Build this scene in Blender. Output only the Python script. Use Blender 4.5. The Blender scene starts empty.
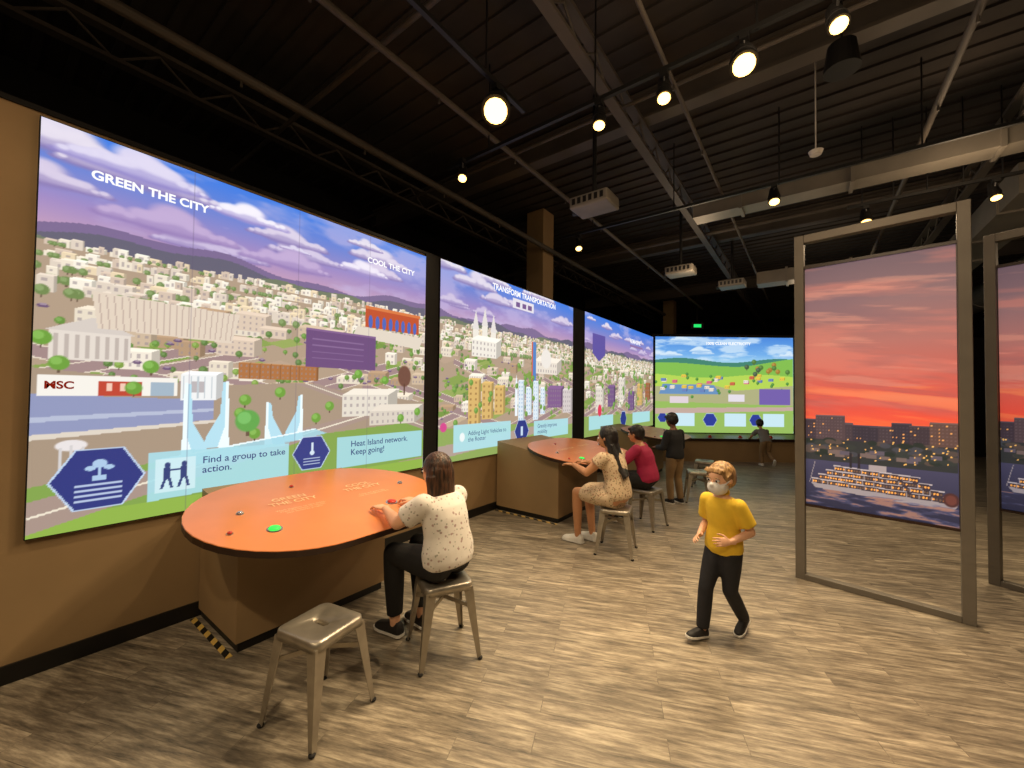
import bpy, math, random
import numpy as np
from mathutils import Vector, Matrix, Quaternion
sc = bpy.context.scene
try:
    sc.view_settings.view_transform = 'Standard'
    sc.view_settings.look = 'None'
except Exception as e:
    print(e)

def lin1(c):
    c = c/255.0
    return c/12.92 if c <= 0.04045 else ((c+0.055)/1.055)**2.4
def lin(c): return (lin1(c[0]), lin1(c[1]), lin1(c[2]), 1.0)

# ------------------------------------------------------------------ materials
def mat(name, col, rough=0.6, metal=0.0, var=0.12, scale=6.0, bump=0.0, emit=0.0, emcol=None, spec=None, col2=None):
    m = bpy.data.materials.new(name); m.use_nodes = True
    nt = m.node_tree; b = nt.nodes['Principled BSDF']
    b.inputs['Roughness'].default_value = rough
    b.inputs['Metallic'].default_value = metal
    if spec is not None: b.inputs['Specular IOR Level'].default_value = spec
    tc = nt.nodes.new('ShaderNodeTexCoord')
    nz = nt.nodes.new('ShaderNodeTexNoise'); nz.inputs['Scale'].default_value = scale; nz.inputs['Detail'].default_value = 5
    nt.links.new(tc.outputs['Object'], nz.inputs['Vector'])
    rp = nt.nodes.new('ShaderNodeValToRGB')
    c = lin(col)
    if col2 is None:
        rp.color_ramp.elements[0].color = (c[0]*(1-var), c[1]*(1-var), c[2]*(1-var), 1)
        rp.color_ramp.elements[1].color = (min(1, c[0]*(1+var)), min(1, c[1]*(1+var)), min(1, c[2]*(1+var)), 1)
    else:
        rp.color_ramp.elements[0].color = c
        rp.color_ramp.elements[1].color = lin(col2)
    rp.color_ramp.elements[0].position = 0.3; rp.color_ramp.elements[1].position = 0.7
    nt.links.new(nz.outputs['Fac'], rp.inputs['Fac'])
    nt.links.new(rp.outputs['Color'], b.inputs['Base Color'])
    if bump > 0:
        bp = nt.nodes.new('ShaderNodeBump'); bp.inputs['Strength'].default_value = bump; bp.inputs['Distance'].default_value = 0.01
        nt.links.new(nz.outputs['Fac'], bp.inputs['Height']); nt.links.new(bp.outputs['Normal'], b.inputs['Normal'])
    if emit > 0:
        b.inputs['Emission Color'].default_value = lin(emcol or col)
        b.inputs['Emission Strength'].default_value = emit
    return m

def mat_floral(name, base, spots, leaf, scale=22, th=.13):
    m = bpy.data.materials.new(name); m.use_nodes = True
    nt = m.node_tree; b = nt.nodes['Principled BSDF']; b.inputs['Roughness'].default_value = 0.8
    tc = nt.nodes.new('ShaderNodeTexCoord')
    nz = nt.nodes.new('ShaderNodeTexNoise'); nz.inputs['Scale'].default_value = scale*1.3; nz.inputs['Detail'].default_value = 4
    nt.links.new(tc.outputs['Object'], nz.inputs['Vector'])
    prev = None
    for sc_, off, col in ((scale, 0.0, spots), (scale*1.35, 3.7, leaf)):
        mp = nt.nodes.new('ShaderNodeMapping'); mp.inputs['Location'].default_value = (off, off, off)
        nt.links.new(tc.outputs['Object'], mp.inputs['Vector'])
        vo = nt.nodes.new('ShaderNodeTexVoronoi'); vo.inputs['Scale'].default_value = sc_
        nt.links.new(mp.outputs[0], vo.inputs['Vector'])
        ad = nt.nodes.new('ShaderNodeMath'); ad.operation = 'MULTIPLY'
        nt.links.new(nz.outputs['Fac'], ad.inputs[0]); nt.links.new(vo.outputs['Distance'], ad.inputs[1])
        rp = nt.nodes.new('ShaderNodeMapRange'); rp.inputs['From Min'].default_value = th*.75; rp.inputs['From Max'].default_value = th*1.2
        rp.inputs['To Min'].default_value = .85; rp.inputs['To Max'].default_value = 0
        nt.links.new(ad.outputs[0], rp.inputs['Value'])
        mx = nt.nodes.new('ShaderNodeMix'); mx.data_type = 'RGBA'
        nt.links.new(rp.outputs[0], mx.inputs[0])
        if prev is None: mx.inputs[6].default_value = lin(base)
        else: nt.links.new(prev, mx.inputs[6])
        mx.inputs[7].default_value = lin(col)
        prev = mx.outputs[2]
    nt.links.new(prev, b.inputs['Base Color'])
    return m

def mat_hair(name, c1, c2):
    m = bpy.data.materials.new(name); m.use_nodes = True
    nt = m.node_tree; b = nt.nodes['Principled BSDF']; b.inputs['Roughness'].default_value = 0.45
    tc = nt.nodes.new('ShaderNodeTexCoord'); mp = nt.nodes.new('ShaderNodeMapping')
    mp.inputs['Scale'].default_value = (70, 70, 9)
    nz = nt.nodes.new('ShaderNodeTexNoise'); nz.inputs['Scale'].default_value = 1.0; nz.inputs['Detail'].default_value = 4
    nt.links.new(tc.outputs['Object'], mp.inputs['Vector']); nt.links.new(mp.outputs[0], nz.inputs['Vector'])
    rp = nt.nodes.new('ShaderNodeValToRGB'); e = rp.color_ramp.elements
    e[0].position = .35; e[0].color = lin(c1); e[1].position = .65; e[1].color = lin(c2)
    nt.links.new(nz.outputs['Fac'], rp.inputs['Fac']); nt.links.new(rp.outputs['Color'], b.inputs['Base Color'])
    bp = nt.nodes.new('ShaderNodeBump'); bp.inputs['Strength'].default_value = .9; bp.inputs['Distance'].default_value = .008
    nt.links.new(nz.outputs['Fac'], bp.inputs['Height']); nt.links.new(bp.outputs['Normal'], b.inputs['Normal'])
    return m

def mat_floor():
    m = bpy.data.materials.new('weathered_plank_floor'); m.use_nodes = True
    nt = m.node_tree; b = nt.nodes['Principled BSDF']; b.inputs['Roughness'].default_value = 0.42
    tc = nt.nodes.new('ShaderNodeTexCoord')
    mp = nt.nodes.new('ShaderNodeMapping'); mp.inputs['Rotation'].default_value = (0, 0, -math.radians(22.7))
    nt.links.new(tc.outputs['Object'], mp.inputs['Vector'])
    br = nt.nodes.new('ShaderNodeTexBrick'); br.inputs['Scale'].default_value = 1.0
    br.inputs['Brick Width'].default_value = 0.95; br.inputs['Row Height'].default_value = 0.12
    br.inputs['Mortar Size'].default_value = 0.0018; br.inputs['Bias'].default_value = 0.0
    br.offset = 0.37
    br.inputs['Color1'].default_value = (0.25, 0.25, 0.25, 1); br.inputs['Color2'].default_value = (0.72, 0.72, 0.72, 1)
    br.inputs['Mortar'].default_value = (0.05, 0.05, 0.05, 1)
    nt.links.new(mp.outputs[0], br.inputs['Vector'])
    m2 = nt.nodes.new('ShaderNodeMapping'); m2.inputs['Scale'].default_value = (4.2, 34, 1)
    nt.links.new(mp.outputs[0], m2.inputs['Vector'])
    ad = nt.nodes.new('ShaderNodeVectorMath'); ad.operation = 'MULTIPLY_ADD'
    ad.inputs[1].default_value = (9, 9, 9)
    nt.links.new(br.outputs['Color'], ad.inputs[0]); nt.links.new(m2.outputs[0], ad.inputs[2])
    nz = nt.nodes.new('ShaderNodeTexNoise'); nz.inputs['Scale'].default_value = 1.0; nz.inputs['Detail'].default_value = 8; nz.inputs['Roughness'].default_value = 0.7
    nt.links.new(ad.outputs[0], nz.inputs['Vector'])
    rp = nt.nodes.new('ShaderNodeValToRGB'); e = rp.color_ramp.elements
    e[0].position = 0.33; e[0].color = lin((82, 75, 66)); e[1].position = 0.69; e[1].color = lin((188, 175, 152))
    x = e.new(0.5); x.color = lin((136, 124, 106))
    nt.links.new(nz.outputs['Fac'], rp.inputs['Fac'])
    mx = nt.nodes.new('ShaderNodeMix'); mx.data_type = 'RGBA'; mx.blend_type = 'OVERLAY'; mx.inputs[0].default_value = 0.4
    nt.links.new(rp.outputs['Color'], mx.inputs[6]); nt.links.new(br.outputs['Color'], mx.inputs[7])
    nt.links.new(mx.outputs[2], b.inputs['Base Color'])
    bp = nt.nodes.new('ShaderNodeBump'); bp.inputs['Strength'].default_value = .15; bp.inputs['Distance'].default_value = .003
    nt.links.new(nz.outputs['Fac'], bp.inputs['Height']); nt.links.new(bp.outputs['Normal'], b.inputs['Normal'])
    return m

def mat_stripes():
    m = bpy.data.materials.new('hazard_tape'); m.use_nodes = True
    nt = m.node_tree; b = nt.nodes['Principled BSDF']; b.inputs['Roughness'].default_value = 0.5
    tc = nt.nodes.new('ShaderNodeTexCoord'); w = nt.nodes.new('ShaderNodeTexWave')
    w.wave_type = 'BANDS'; w.bands_direction = 'DIAGONAL'; w.inputs['Scale'].default_value = 5.0
    nt.links.new(tc.outputs['Object'], w.inputs['Vector'])
    rp = nt.nodes.new('ShaderNodeValToRGB'); rp.color_ramp.interpolation = 'CONSTANT'
    e = rp.color_ramp.elements; e[0].position = 0; e[0].color = lin((20, 18, 15)); e[1].position = .55; e[1].color = lin((215, 180, 90))
    nt.links.new(w.outputs['Fac'], rp.inputs['Fac']); nt.links.new(rp.outputs['Color'], b.inputs['Base Color'])
    return m

def mat_attr(name, strength, diffuse=0.0):
    m = bpy.data.materials.new(name); m.use_nodes = True
    nt = m.node_tree; b = nt.nodes['Principled BSDF']
    at = nt.nodes.new('ShaderNodeAttribute'); at.attribute_name = 'art'
    nt.links.new(at.outputs['Color'], b.inputs['Emission Color'])
    b.inputs['Emission Strength'].default_value = strength
    b.inputs['Roughness'].default_value = 0.5
    if diffuse > 0:
        nt.links.new(at.outputs['Color'], b.inputs['Base Color'])
    else:
        b.inputs['Base Color'].default_value = (.03, .03, .03, 1); b.inputs['Roughness'].default_value = .9
    return m

def mat_emit(name, col, s):
    m = bpy.data.materials.new(name); m.use_nodes = True
    nt = m.node_tree; b = nt.nodes['Principled BSDF']
    b.inputs['Base Color'].default_value = (0.02, 0.02, 0.02, 1)
    b.inputs['Emission Color'].default_value = lin(col); b.inputs['Emission Strength'].default_value = s
    return m

M = {}
M['floor'] = mat_floor()
M['tan'] = mat('tan_wall_paint', (158, 130, 92), 0.75, var=.06, scale=3)
M['black'] = mat('black_wall_paint', (18, 16, 14), 0.9, var=.2)
M['base'] = mat('black_vinyl_base', (18, 16, 14), 0.5)
M['ceil'] = mat('dark_painted_deck', (46, 40, 35), 0.85, var=.45, scale=1.2)
M['beam'] = mat('dark_painted_steel', (74, 67, 59), 0.6, var=.2, scale=2)
M['duct'] = mat('grey_duct_metal', (124, 118, 108), 0.5, metal=.3, var=.2, scale=2)
M['track'] = mat('black_track', (14, 13, 12), 0.5)
M['orange'] = mat('orange_laminate', (216, 132, 78), 0.32, var=.05, scale=4)
M['edge'] = mat('dark_laminate_edge', (48, 28, 18), 0.4)
M['steel'] = mat('galvanised_steel', (166, 158, 144), 0.36, metal=.75, var=.14, scale=14)
M['rubber'] = mat('rubber', (22, 20, 19), 0.8)
M['bronze'] = mat('bronze_grey_frame', (112, 105, 95), 0.5, metal=.25, var=.08, scale=5)
M['lamp'] = mat_emit('lamp_glow', (255, 196, 104), 7)
M['white'] = mat('white_plastic', (205, 200, 190), 0.5)
M['chrome'] = mat('chrome', (200, 200, 205), 0.2, metal=.9)
M['greenbtn'] = mat_emit('green_button', (40, 220, 70), 1.6)
M['redbtn'] = mat('red_button', (190, 50, 30), 0.3)
M['tape'] = mat_stripes()
M['print'] = mat_attr('photo_print', 0.66, diffuse=1)
M['screen'] = mat_attr('projected_artwork', 1.05)
M['txtw'] = mat_emit('projected_white_text', (250, 250, 250), 1.1)
M['txtb'] = mat_emit('projected_navy_text', (50, 70, 130), 0.9)
M['tbltxt'] = mat('table_lettering', (250, 206, 160), 0.5)
M['exit'] = mat_emit('exit_green', (40, 255, 120), .9)
M['skinA'] = mat('skin_light', (226, 174, 140), 0.5, var=.05)
M['skinB'] = mat('skin_tan', (196, 140, 100), 0.5, var=.05)
M['skinC'] = mat('skin_brown', (120, 78, 52), 0.5, var=.05)
M['hairblond'] = mat_hair('blond_hair', (116, 84, 50), (180, 142, 92))
M['hairbrown'] = mat_hair('dark_brown_hair', (30, 19, 13), (90, 58, 38))
M['hairblack'] = mat_hair('black_hair', (10, 8, 8), (34, 27, 24))
M['eyew'] = mat('eye_white', (235, 232, 225), 0.2)
M['eyed'] = mat('eye_dark', (30, 22, 18), 0.2)
M['lip'] = mat('lips', (170, 92, 80), 0.5)
M['mask'] = mat('grey_mask', (224, 222, 220), 0.8)
M['yellow'] = mat('yellow_polo', (230, 190, 50), 0.8, var=.06, scale=14, bump=.3)
M['jean'] = mat('dark_jeans', (28, 28, 34), 0.8, var=.2, scale=20)
M['blackp'] = mat('black_pants', (18, 17, 18), 0.8, var=.2, scale=20)
M['khaki'] = mat('khaki_pants', (134, 108, 74), 0.8)
M['charcoal'] = mat('charcoal_jacket', (26, 26, 30), 0.8)
M['magenta'] = mat('magenta_top', (164, 26, 72), 0.75, var=.1, scale=12)
M['grey'] = mat('grey_tee', (124, 122, 120), 0.8)
M['floralw'] = mat_floral('white_floral_tee', (226, 220, 212), (164, 134, 130), (144, 146, 130), 28, .10)
M['floral2'] = mat_floral('floral_dress', (208, 184, 152), (140, 84, 58), (120, 108, 76), 34, .13)
M['shoed'] = mat('dark_shoe', (30, 28, 28), 0.6)
M['shoew'] = mat('white_shoe', (225, 222, 215), 0.6)

# ------------------------------------------------------------------ mesh helpers
class MB:
    def __init__(s): s.v = []; s.f = []; s.m = []
    def add(s, vs, fs, mi=0):
        o = len(s.v); s.v += [tuple(v) for v in vs]; s.f += [tuple(i+o for i in f) for f in fs]; s.m += [mi]*len(fs)
    def box(s, lo, hi, mi=0):
        x0, y0, z0 = lo; x1, y1, z1 = hi
        s.add([(x0,y0,z0),(x1,y0,z0),(x1,y1,z0),(x0,y1,z0),(x0,y0,z1),(x1,y0,z1),(x1,y1,z1),(x0,y1,z1)],
              [(0,3,2,1),(4,5,6,7),(0,1,5,4),(1,2,6,5),(2,3,7,6),(3,0,4,7)], mi)
    def rings(s, rings, mi=0, cap=True, closed=True):
        n = len(rings[0]); vs = [p for r in rings for p in r]; fs = []
        for k in range(len(rings)-1):
            for i in range(n):
                j = (i+1) % n
                fs.append((k*n+i, k*n+j, (k+1)*n+j, (k+1)*n+i))
        if cap:
            fs.append(tuple(range(n-1, -1, -1))); fs.append(tuple(range((len(rings)-1)*n, len(rings)*n)))
        s.add(vs, fs, mi)
    def tube(s, p0, p1, r0, r1, n=14, mi=0, side=None, ratio=1.0):
        p0 = Vector(p0); p1 = Vector(p1); d = (p1-p0)
        if d.length < 1e-6: return
        d.normalize()
        a = Vector(side) if side is not None else (Vector((0,0,1)) if abs(d.z) < .9 else Vector((1,0,0)))
        a = (a - d*a.dot(d)).normalized(); b = d.cross(a)
        R = []
        for p, r in ((p0, r0), (p1, r1)):
            R.append([p + a*(r*math.cos(t)) + b*(r*ratio*math.sin(t)) for t in [2*math.pi*i/n for i in range(n)]])
        s.rings(R, mi)
    def ball(s, c, r, ax=None, n=14, m=9, mi=0):
        c = Vector(c)
        if not hasattr(r, '__len__'): r = (r, r, r)
        if ax is None: ax = (Vector((1,0,0)), Vector((0,1,0)), Vector((0,0,1)))
        vs = [c - ax[2]*r[2]]; fs = []
        for k in range(1, m):
            ph = -math.pi/2 + math.pi*k/m
            for i in range(n):
                t = 2*math.pi*i/n
                vs.append(c + ax[0]*(r[0]*math.cos(ph)*math.cos(t)) + ax[1]*(r[1]*math.cos(ph)*math.sin(t)) + ax[2]*(r[2]*math.sin(ph)))
        vs.append(c + ax[2]*r[2]); L = len(vs)-1
        for i in range(n):
            j = (i+1) % n
            fs.append((0, 1+j, 1+i)); fs.append((L, 1+(m-2)*n+i, 1+(m-2)*n+j))
            for k in range(m-2):
                fs.append((1+k*n+i, 1+k*n+j, 1+(k+1)*n+j, 1+(k+1)*n+i))
        s.add(vs, fs, mi)
    def limb(s, pts, rs, n=14):
        for i in range(len(pts)-1): s.tube(pts[i], pts[i+1], rs[i], rs[i+1], n)
        for p, r in zip(pts, rs): s.ball(p, r)
    def loft(s, secs, n=24, mi=0):
        R = []
        for c, u, v in secs:
            c = Vector(c); R.append([c + Vector(u)*math.cos(t) + Vector(v)*math.sin(t) for t in [2*math.pi*i/n for i in range(n)]])
        s.rings(R, mi)
    def obj(s, name, mats, parent=None, smooth=False, voxel=None, sm=0, bevel=0, mw=None):
        me = bpy.data.meshes.new(name); me.from_pydata(s.v, [], s.f); me.update()
        if not hasattr(mats, '__len__'): mats = [mats]
        for m_ in mats: me.materials.append(m_)
        if len(mats) > 1: me.polygons.foreach_set('material_index', s.m)
        ob = bpy.data.objects.new(name, me); sc.collection.objects.link(ob)
        if voxel:
            r = ob.modifiers.new('r', 'REMESH'); r.mode = 'VOXEL'; r.voxel_size = voxel; r.use_smooth_shade = True
            if sm:
                q = ob.modifiers.new('s', 'SMOOTH'); q.factor = .5; q.iterations = sm
            dg = bpy.context.evaluated_depsgraph_get()
            nm = bpy.data.meshes.new_from_object(ob.evaluated_get(dg))
            ob.modifiers.clear(); ob.data = nm
            if len(nm.materials) == 0: nm.materials.append(mats[0])
            smooth = True
        if smooth:
            ob.data.polygons.foreach_set('use_smooth', [True]*len(ob.data.polygons))
        if bevel:
            bv = ob.modifiers.new('b', 'BEVEL'); bv.width = bevel; bv.segments = 2; bv.limit_method = 'ANGLE'
        if parent is not None: ob.parent = parent
        if mw is not None: ob.matrix_world = mw
        return ob

def empty(name, loc=(0,0,0), rz=0):
    e = bpy.data.objects.new(name, None); e.empty_display_size = .1
    e.location = loc; e.rotation_euler = (0, 0, rz); sc.collection.objects.link(e); return e
def boxo(name, lo, hi, m, parent=None, bevel=0):
    b = MB(); b.box(lo, hi); return b.obj(name, m, parent, bevel=bevel)

def frame_m(o, right, up):
    r = Vector(right).normalized(); u = Vector(up).normalized(); n = r.cross(u)
    return Matrix(((r.x,u.x,n.x,o[0]),(r.y,u.y,n.y,o[1]),(r.z,u.z,n.z,o[2]),(0,0,0,1)))

def text(name, body, x, y, size, m, parent, z=.006, align='LEFT', bold=0.0, sx=1.0):
    c = bpy.data.curves.new(name, 'FONT'); c.body = body; c.size = size; c.align_x = align; c.align_y = 'CENTER'
    c.offset = bold; c.extrude = 0.0
    c.materials.append(m)
    o = bpy.data.objects.new(name, c); sc.collection.objects.link(o)
    o.parent = parent; o.location = (x, y, z); o.scale = (sx, 1, 1)
    return o

# ------------------------------------------------------------------ painted artwork (numeric raster -> colour attribute)
def fbm(X, Y, fx, fy, seed, octs=5):
    """smooth value noise in 0..1, fx/fy = cells per metre"""
    r = np.random.RandomState(seed); out = np.zeros_like(X); amp = 1.0; tot = 0
    for o in range(octs):
        x = X*fx*2**o; y = Y*fy*2**o
        G = r.rand(int(y.max())+3, int(x.max())+3)
        ix = x.astype(int); iy = y.astype(int); u = x-ix; v = y-iy
        u = u*u*(3-2*u); v = v*v*(3-2*v)
        out += amp*((G[iy, ix]*(1-u)+G[iy, ix+1]*u)*(1-v)+(G[iy+1, ix]*(1-u)+G[iy+1, ix+1]*u)*v)
        tot += amp; amp *= .55
    return out/tot

class Art:
    def __init__(s, w, h, res):
        s.w = w; s.h = h; s.nx = int(w/res)+1; s.ny = int(h/res)+1
        s.xs = np.linspace(0, w, s.nx); s.ys = np.linspace(0, h, s.ny)
        s.a = np.zeros((s.ny, s.nx, 3)); s.X, s.Y = np.meshgrid(s.xs, s.ys)
    def vgrad(s, stops):
        ys = [p for p, c in stops]
        for k in range(3):
            s.a[:, :, k] = np.interp(s.Y, ys, [c[k] for p, c in stops])
    def mixmask(s, mask, col):
        s.a = s.a*(1-mask[..., None]) + np.array(col, float)*mask[..., None]
    def _bb(s, x0, x1, y0, y1):
        i0 = max(0, int(np.floor(x0/s.w*(s.nx-1)))); i1 = min(s.nx, int(np.ceil(x1/s.w*(s.nx-1)))+1)
        j0 = max(0, int(np.floor(y0/s.h*(s.ny-1)))); j1 = min(s.ny, int(np.ceil(y1/s.h*(s.ny-1)))+1)
        return i0, i1, j0, j1
    def blend(s, bb, mask, col, al):
        i0, i1, j0, j1 = bb
        if i1 <= i0 or j1 <= j0: return
        sub = s.a[j0:j1, i0:i1]
        mk = (mask*al)[..., None]
        s.a[j0:j1, i0:i1] = sub*(1-mk) + np.array(col, float)*mk
    def poly(s, pts, col, al=1.0):
        xs = [p[0] for p in pts]; ys = [p[1] for p in pts]
        bb = s._bb(min(xs), max(xs), min(ys), max(ys)); i0, i1, j0, j1 = bb
        if i1 <= i0 or j1 <= j0: return
        X = s.X[j0:j1, i0:i1]; Y = s.Y[j0:j1, i0:i1]; ins = np.zeros(X.shape, bool)
        n = len(pts)
        for i in range(n):
            xa, ya = pts[i]; xb, yb = pts[(i+1) % n]
            if ya == yb: continue
            c = ((ya > Y) != (yb > Y)) & (X < (xb-xa)*(Y-ya)/(yb-ya)+xa)
            ins ^= c
        s.blend(bb, ins.astype(float), col, al)
    def rect(s, x, y, w, h, col, al=1.0): s.poly([(x, y-1e-4), (x+w, y-1e-4), (x+w, y+h), (x, y+h)], col, al)
    def ell(s, x, y, rx, ry, col, al=1.0, soft=.15):
        bb = s._bb(x-rx*1.1, x+rx*1.1, y-ry*1.1, y+ry*1.1); i0, i1, j0, j1 = bb
        if i1 <= i0 or j1 <= j0: return
        r = np.sqrt(((s.X[j0:j1, i0:i1]-x)/rx)**2+((s.Y[j0:j1, i0:i1]-y)/ry)**2)
        s.blend(bb, np.clip((1-r)/soft, 0, 1), col, al)
    def line(s, p, q, w, col, al=1.0):
        p = Vector((p[0], p[1])); q = Vector((q[0], q[1])); d = (q-p).normalized(); n = Vector((-d.y, d.x))*w/2
        s.poly([tuple(p+n), tuple(q+n), tuple(q-n), tuple(p-n)], col, al)
    def hexa(s, x, y, r, col, rim=(190, 210, 236)):
        P = lambda R: [(x+R*math.cos(math.radians(60*i)), y+R*math.sin(math.radians(60*i))) for i in range(6)]
        s.poly(P(r), rim); s.poly(P(r*.95), col)
    def tree(s, x, y, r, col=(88, 132, 56)):
        s.rect(x-r*.12, y-r*1.3, r*.24, r*1.2, (100, 80, 66)); s.ell(x, y, r, r, col); s.ell(x-r*.25, y+r*.25, r*.55, r*.55, tuple(min(255, c+25) for c in col))
    def cloud(s, x, y, sz, rng, top=(222, 216, 238), bot=(150, 130, 186), n=13):
        pts = []
        for k in range(n):
            t = (k/(n-1)-.5)*2; r = sz*(.36-.24*abs(t))*(.65+.7*rng.random()); pts.append((t, r))
        for t, r in pts: s.ell(x+t*sz, y+r*.15, r*1.2, r*.5, bot, .85, .6)
        for t, r in pts: s.ell(x+t*sz*.95, y+r*.5, r*1.0, r*.62, tuple((a_+b_)/2 for a_, b_ in zip(top, bot)), .85, .5)
        for t, r in pts: s.ell(x+t*sz*.92-r*.1, y+r*.72, r*.8, r*.46, top, .9, .5)
    def bldg(s, x, y, w, h, col, rng, roof=None, win=(150, 138, 142), cs=.05):
        s.rect(x, y, w, h, col)
        s.poly([(x+w, y), (x+w+w*.22, y+w*.12), (x+w+w*.22, y+h+w*.12), (x+w, y+h)], tuple(c*.8 for c in col))
        rc = roof or tuple(min(255, c*1.08) for c in col)
        s.poly([(x, y+h), (x+w, y+h), (x+w+w*.22, y+h+w*.12), (x+w*.22, y+h+w*.12)], rc)
        nx = max(1, int(w/cs)); ny = max(1, int(h/cs))
        for i in range(nx):
            for j in range(ny):
                s.rect(x+w*(i+.3)/nx, y+h*(j+.3)/ny, w*.36/nx, h*.42/ny, win, .6)
    def mesh(s, name, m):
        img = np.clip(s.a/255.0, 0, 1)
        L = np.where(img <= .04045, img/12.92, ((img+.055)/1.055)**2.4)
        nx, ny = s.nx, s.ny
        co = np.stack([s.X, s.Y, np.zeros_like(s.X)], -1).reshape(-1, 3)
        idx = np.arange(nx*ny).reshape(ny, nx)
        F = np.stack([idx[:-1, :-1], idx[:-1, 1:], idx[1:, 1:], idx[1:, :-1]], -1).reshape(-1, 4)
        me = bpy.data.meshes.new(name)
        me.vertices.add(len(co)); me.vertices.foreach_set('co', co.ravel().astype('f'))
        me.loops.add(F.size); me.loops.foreach_set('vertex_index', F.ravel().astype('i'))
        me.polygons.add(len(F)); me.polygons.foreach_set('loop_start', np.arange(0, F.size, 4).astype('i'))
        me.update(calc_edges=True)
        ca = me.color_attributes.new('art', 'FLOAT_COLOR', 'POINT')
        C = np.concatenate([L.reshape(-1, 3), np.ones((nx*ny, 1))], 1).astype('f')
        ca.data.foreach_set('color', C.ravel())
        me.materials.append(m)
        return me

def city(a, rng, hor, seed=1):
    w, h = a.w, a.h
    a.vgrad([(0, (160, 140, 160)), (hor, (196, 156, 184)), (hor+(h-hor)*.3, (158, 136, 194)), (hor+(h-hor)*.65, (106, 130, 210)), (h, (62, 124, 226))])
    n1 = fbm(a.X, a.Y, 1.4, 4.0, seed)
    a.mixmask(np.clip((n1-.49)*4, 0, .6), (194, 182, 224))
    for k in range(int(4+w*2.6)):
        yy = hor+.1+(h-hor-.15)*rng.random(); f_ = (yy-hor)/(h-hor)
        sz = .14+.24*rng.random()*(.4+f_)
        a.cloud(rng.random()*w, yy, sz, rng, top=(196+int(42*f_), 180+int(54*f_), 218+int(24*f_)), bot=(142-int(10*f_), 122, 180))
    xs = np.linspace(0, w, 40)
    for off, c in ((.07, (122, 104, 146)), (.02, (98, 96, 116)), (-.03, (112, 122, 100))):
        ph = rng.random()*6
        a.poly([(0, 0)]+[(x, hor+off+.04*math.sin(x*3+ph)+.02*math.sin(x*9+ph)) for x in xs]+[(w, 0)], c)
    a.poly([(0, 0), (0, hor-.05), (w, hor-.05), (w, 0)], (176, 154, 132))
    for k in range(int(32*w)):
        x = rng.random()*w; y = rng.random()*(hor-.2); s_ = .14+.24*rng.random()*(1.4-y/hor)
        a.poly([(x, y), (x+s_, y+s_*.3), (x+s_*.3, y+s_*.5), (x-s_*.7, y+s_*.2)], rng.choice([(136, 160, 82), (150, 168, 92), (196, 174, 146), (128, 158, 76), (118, 150, 70), (184, 160, 138)]))
    n = int(34*w)
    for row in range(5):
        yy = hor-.07-.068*row
        for k in range(n):
            if rng.random() < .35: continue
            x = w*(k+rng.random())/n; ww = .035+.06*rng.random(); hh = .03+.055*rng.random()
            c = rng.choice([(238, 226, 206), (222, 208, 192), (246, 238, 222), (212, 192, 174), (232, 212, 178)])
            a.bldg(x, yy, ww*(.6+.12*row), hh*(.7+.12*row), c, rng, cs=.034)
        for k in range(n//2):
            a.tree(rng.random()*w, yy+.01, .013+.005*row, (112, 136, 80))
    # wide mauve avenues with kerb lines, kept below the hills
    for k in range(int(5*w)):
        x = rng.random()*w*1.1-.05*w; y = .35+rng.random()*(hor-1.05)
        sgn = rng.choice([-1, 1]); wd = .075*(1.35-y/hor)
        for off, c, ww in ((0, (232, 218, 200), wd*1.2), (0, (160, 134, 134), wd)):
            a.line((x-.8, y-.22*sgn), (x+.8, y+.22*sgn), ww, c)
    for row in range(5):
        yy = hor-.5-.17*row
        if yy < .5: break
        for k in range(int(4.6*w)):
            if rng.random() < .3: continue
            x = rng.random()*w; ww = .11+.15*rng.random(); hh = .05+.08*rng.random()
            c = rng.choice([(230, 218, 198), (204, 182, 156), (240, 230, 214), (180, 150, 120), (218, 198, 178)])
            a.bldg(x, yy+.08*rng.random(), ww, hh, c, rng, cs=.04)
        for k in range(int(12*w)):
            a.tree(rng.random()*w, yy+rng.random()*.12, .018+.012*rng.random(), rng.choice([(100, 142, 62), (124, 156, 70), (88, 122, 62)]))
    for k in range(int(16*w)):
        x = rng.random()*w; y = .5+rng.random()*(hor-.9)
        a.ell(x, y, .026, .011, (106, 82, 118)); a.ell(x, y+.009, .015, .008, (160, 140, 158))

# ---- screen 1
H1 = 2.36
rng = random.Random(5)
A1 = Art(2.81, H1, 0.0060)
city(A1, rng, 1.72, 3)
a = A1
a.cloud(.42, 2.20, .36, rng, (222, 216, 240), (144, 134, 200)); a.cloud(1.05, 2.14, .26, rng, (244, 240, 250), (156, 144, 204)); a.cloud(2.05, 1.98, .26, rng, (238, 232, 246), (158, 142, 198)); a.cloud(1.40, 2.0, .12, rng)
a.cloud(.6, 1.90, .36, rng, (192, 170, 212), (148, 124, 182)); a.cloud(1.35, 1.86, .34, rng, (192, 170, 212), (148, 124, 182))
a.poly([(0, .0), (0, .95), (.8, .86), (1.4, .9), (2.81, .72), (2.81, 0)], (166, 146, 126))
a.poly([(0, 0), (0, .28), (1.0, .42), (2.81, .52), (2.81, .12), (.6, 0)], (128, 162, 76))
a.poly([(0, 0), (0, .1), (2.81, .1), (2.81, 0)], (142, 178, 72))
a.poly([(0, .2), (2.0, .62), (2.3, .62), (0, .02)], (166, 144, 134)); a.line((0, .11), (2.15, .62), .012, (236, 226, 206))
a.poly([(1.6, .9), (2.81, .5), (2.81, .42), (1.4, .9)], (166, 144, 134)); a.line((1.5, .9), (2.81, .46), .008, (236, 226, 206))
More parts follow.
